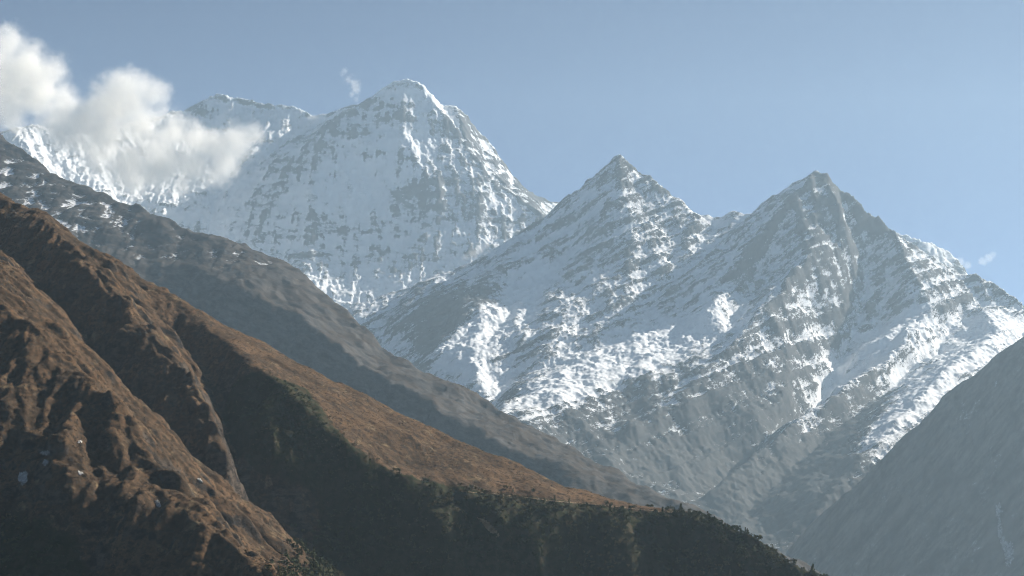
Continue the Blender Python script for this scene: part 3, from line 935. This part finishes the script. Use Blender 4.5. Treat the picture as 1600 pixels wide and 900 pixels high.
# ------------------------------------------------------------------ clouds
def cloud(name, blobs, Y, dens, label, lam=150.0, rough=0.68, edge=0.55, amp=1.5, group=None, grow=1.4):
    """blobs: (px, py, radius in px, depth offset in m) turned into balls of vapour standing at distance Y"""
    balls = []
    for b in blobs:
        p = P(b[0], b[1], Y + (b[3] if len(b) > 3 else 0))
        balls.append((Vector(p), b[2] * Y / FPX))
    o = sum((c for c, r in balls), Vector()) / len(balls)
    k = NT(name + "_vapour")
    k.n.remove(k.bsdf)
    d = None
    for c, r in balls:
        q = k.vmath('DISTANCE', k.pos, tuple(c), out=1)
        q = k.math('MULTIPLY_ADD', q, 1.0 / r, -1.0)
        if d is None: d = q
        else:
            d = k.math('SMOOTH_MIN', d, q, 0.35)
    n1 = k.noise(lam, 7, rough)
    n2 = k.noise(lam * 2.6, 2, 0.5)
    nn = k.math('ADD', k.math('MULTIPLY', k.math('SUBTRACT', n1, 0.5), amp), k.math('MULTIPLY', k.math('SUBTRACT', n2, 0.5), amp * 0.5))
    v = k.math('ADD', k.math('SUBTRACT', nn, d), 0.02)
    v = k.math('MULTIPLY', k.ramp(v, 0.0, edge), k.ramp(d, grow - 1.0, grow - 1.2))
    pv = k.n.new('ShaderNodeVolumePrincipled')
    pv.inputs['Color'].default_value = (1.0, 0.985, 0.955, 1)
    pv.inputs['Anisotropy'].default_value = 0.1
    k.link(k.math('MULTIPLY', v, dens), pv.inputs['Density'])
    k.link(pv.outputs[0], k.n['Material Output'].inputs['Volume'])
    import bmesh
    bm = bmesh.new()
    from mathutils import Matrix
    for c, r in balls:
        bmesh.ops.create_icosphere(bm, subdivisions=2, radius=r * grow * 1.03, matrix=Matrix.Translation(c - o))
    me = bpy.data.meshes.new(name); bm.to_mesh(me); bm.free()
    me.materials.append(k.m)
    ob = link(name, me); ob.location = o
    rm = ob.modifiers.new("skin", 'REMESH'); rm.mode = 'VOXEL'
    rm.voxel_size = max(3.0, min(r for c, r in balls) * 0.3)
    k.m.cycles.volume_step_rate = 1.0
    return tag(ob, label, "cloud", group)

cloud("cloud", [(200,160,54),(165,172,50,60),(234,152,34),(188,140,32),(128,190,48),(106,213,44,-60),(165,205,52,-40),(228,190,46),(272,205,38,80),(302,216,30,60),(335,226,34),(368,222,38,50),
                (398,208,28),(250,250,50,-80),(300,262,40,-40),(350,256,36),(200,258,44),(150,240,44),(285,286,24),(335,278,24),(95,182,36)],
      9200, 0.016, "large cream-white cloud hanging in front of the snowy ridge left of the main summit", lam=105, amp=2.6, edge=0.9, rough=0.74)
cloud("cloud", [(12,70,36),(38,106,50),(82,112,32),(5,130,52,50),(60,150,52),(98,158,34),(20,172,42),(-30,100,56),(-40,60,46),(-60,150,60),(-90,110,50),(85,190,34)],
      9500, 0.017, "white cloud bank cut by the left edge of the picture, above the dark ridge", lam=105, amp=2.6, edge=0.9, rough=0.74)
cloud("cloud_wisp", [(537,112,7),(545,124,9),(553,130,11),(556,140,8),(550,148,6),(556,155,6),(560,163,4)],
      10700, 0.011, "thin torn wisp of cloud rising beside the main summit", lam=24, amp=3.2, edge=1.0)
cloud("cloud_wisp", [(484,184,5),(491,183,5),(497,186,4)], 10800, 0.011, "tiny puff of cloud on the snowy saddle left of the main summit", lam=25, amp=2.0)
cloud("cloud_wisp", [(738,397,9),(750,390,10),(760,384,7),(728,404,7)], 8150, 0.012, "small faint puff of cloud clinging to the ridge below the main snow face", lam=35, amp=2.2)
cloud("cloud_wisp", [(1490,408,9),(1500,411,9),(1512,414,7)], 10400, 0.006, "faint low wisp nearer the slope right of the right pointed peak", lam=40, amp=2.2)
cloud("cloud_wisp", [(1536,408,8),(1545,404,9),(1552,398,6)], 10400, 0.006, "faint low wisp farthest right, alone in the sky beside the slope", lam=40, amp=2.2)

# ------------------------------------------------------------------ haze
def haze_box():
    x0, x1, y0, y1, z0, z1 = -12500, 12500, -3500, 12500, VALLEY - 60, 2350
    v = [(x, y, z) for z in (z0, z1) for y in (y0, y1) for x in (x0, x1)]
    f = [(0, 2, 3, 1), (4, 5, 7, 6), (0, 1, 5, 4), (2, 6, 7, 3), (0, 4, 6, 2), (1, 3, 7, 5)]
    me = bpy.data.meshes.new("haze"); me.from_pydata(v, [], f)
    m = bpy.data.materials.new("haze"); m.use_nodes = True
    nt = m.node_tree
    nt.nodes.remove(nt.nodes['Principled BSDF'])
    pv = nt.nodes.new('ShaderNodeVolumePrincipled')
    pv.inputs['Color'].default_value = (0.605, 0.825, 1.0, 1)
    pv.inputs['Density'].default_value = HAZE_DENSITY
    pv.inputs['Anisotropy'].default_value = 0.35
    nt.links.new(pv.outputs[0], nt.nodes['Material Output'].inputs['Volume'])
    me.materials.append(m)
    ob = bpy.data.objects.new("haze", me)
    scene.collection.objects.link(ob)
    ob['kind'] = 'stuff'; ob['label'] = "thin blue grey haze filling the valley"; ob['category'] = 'haze'
haze_box()
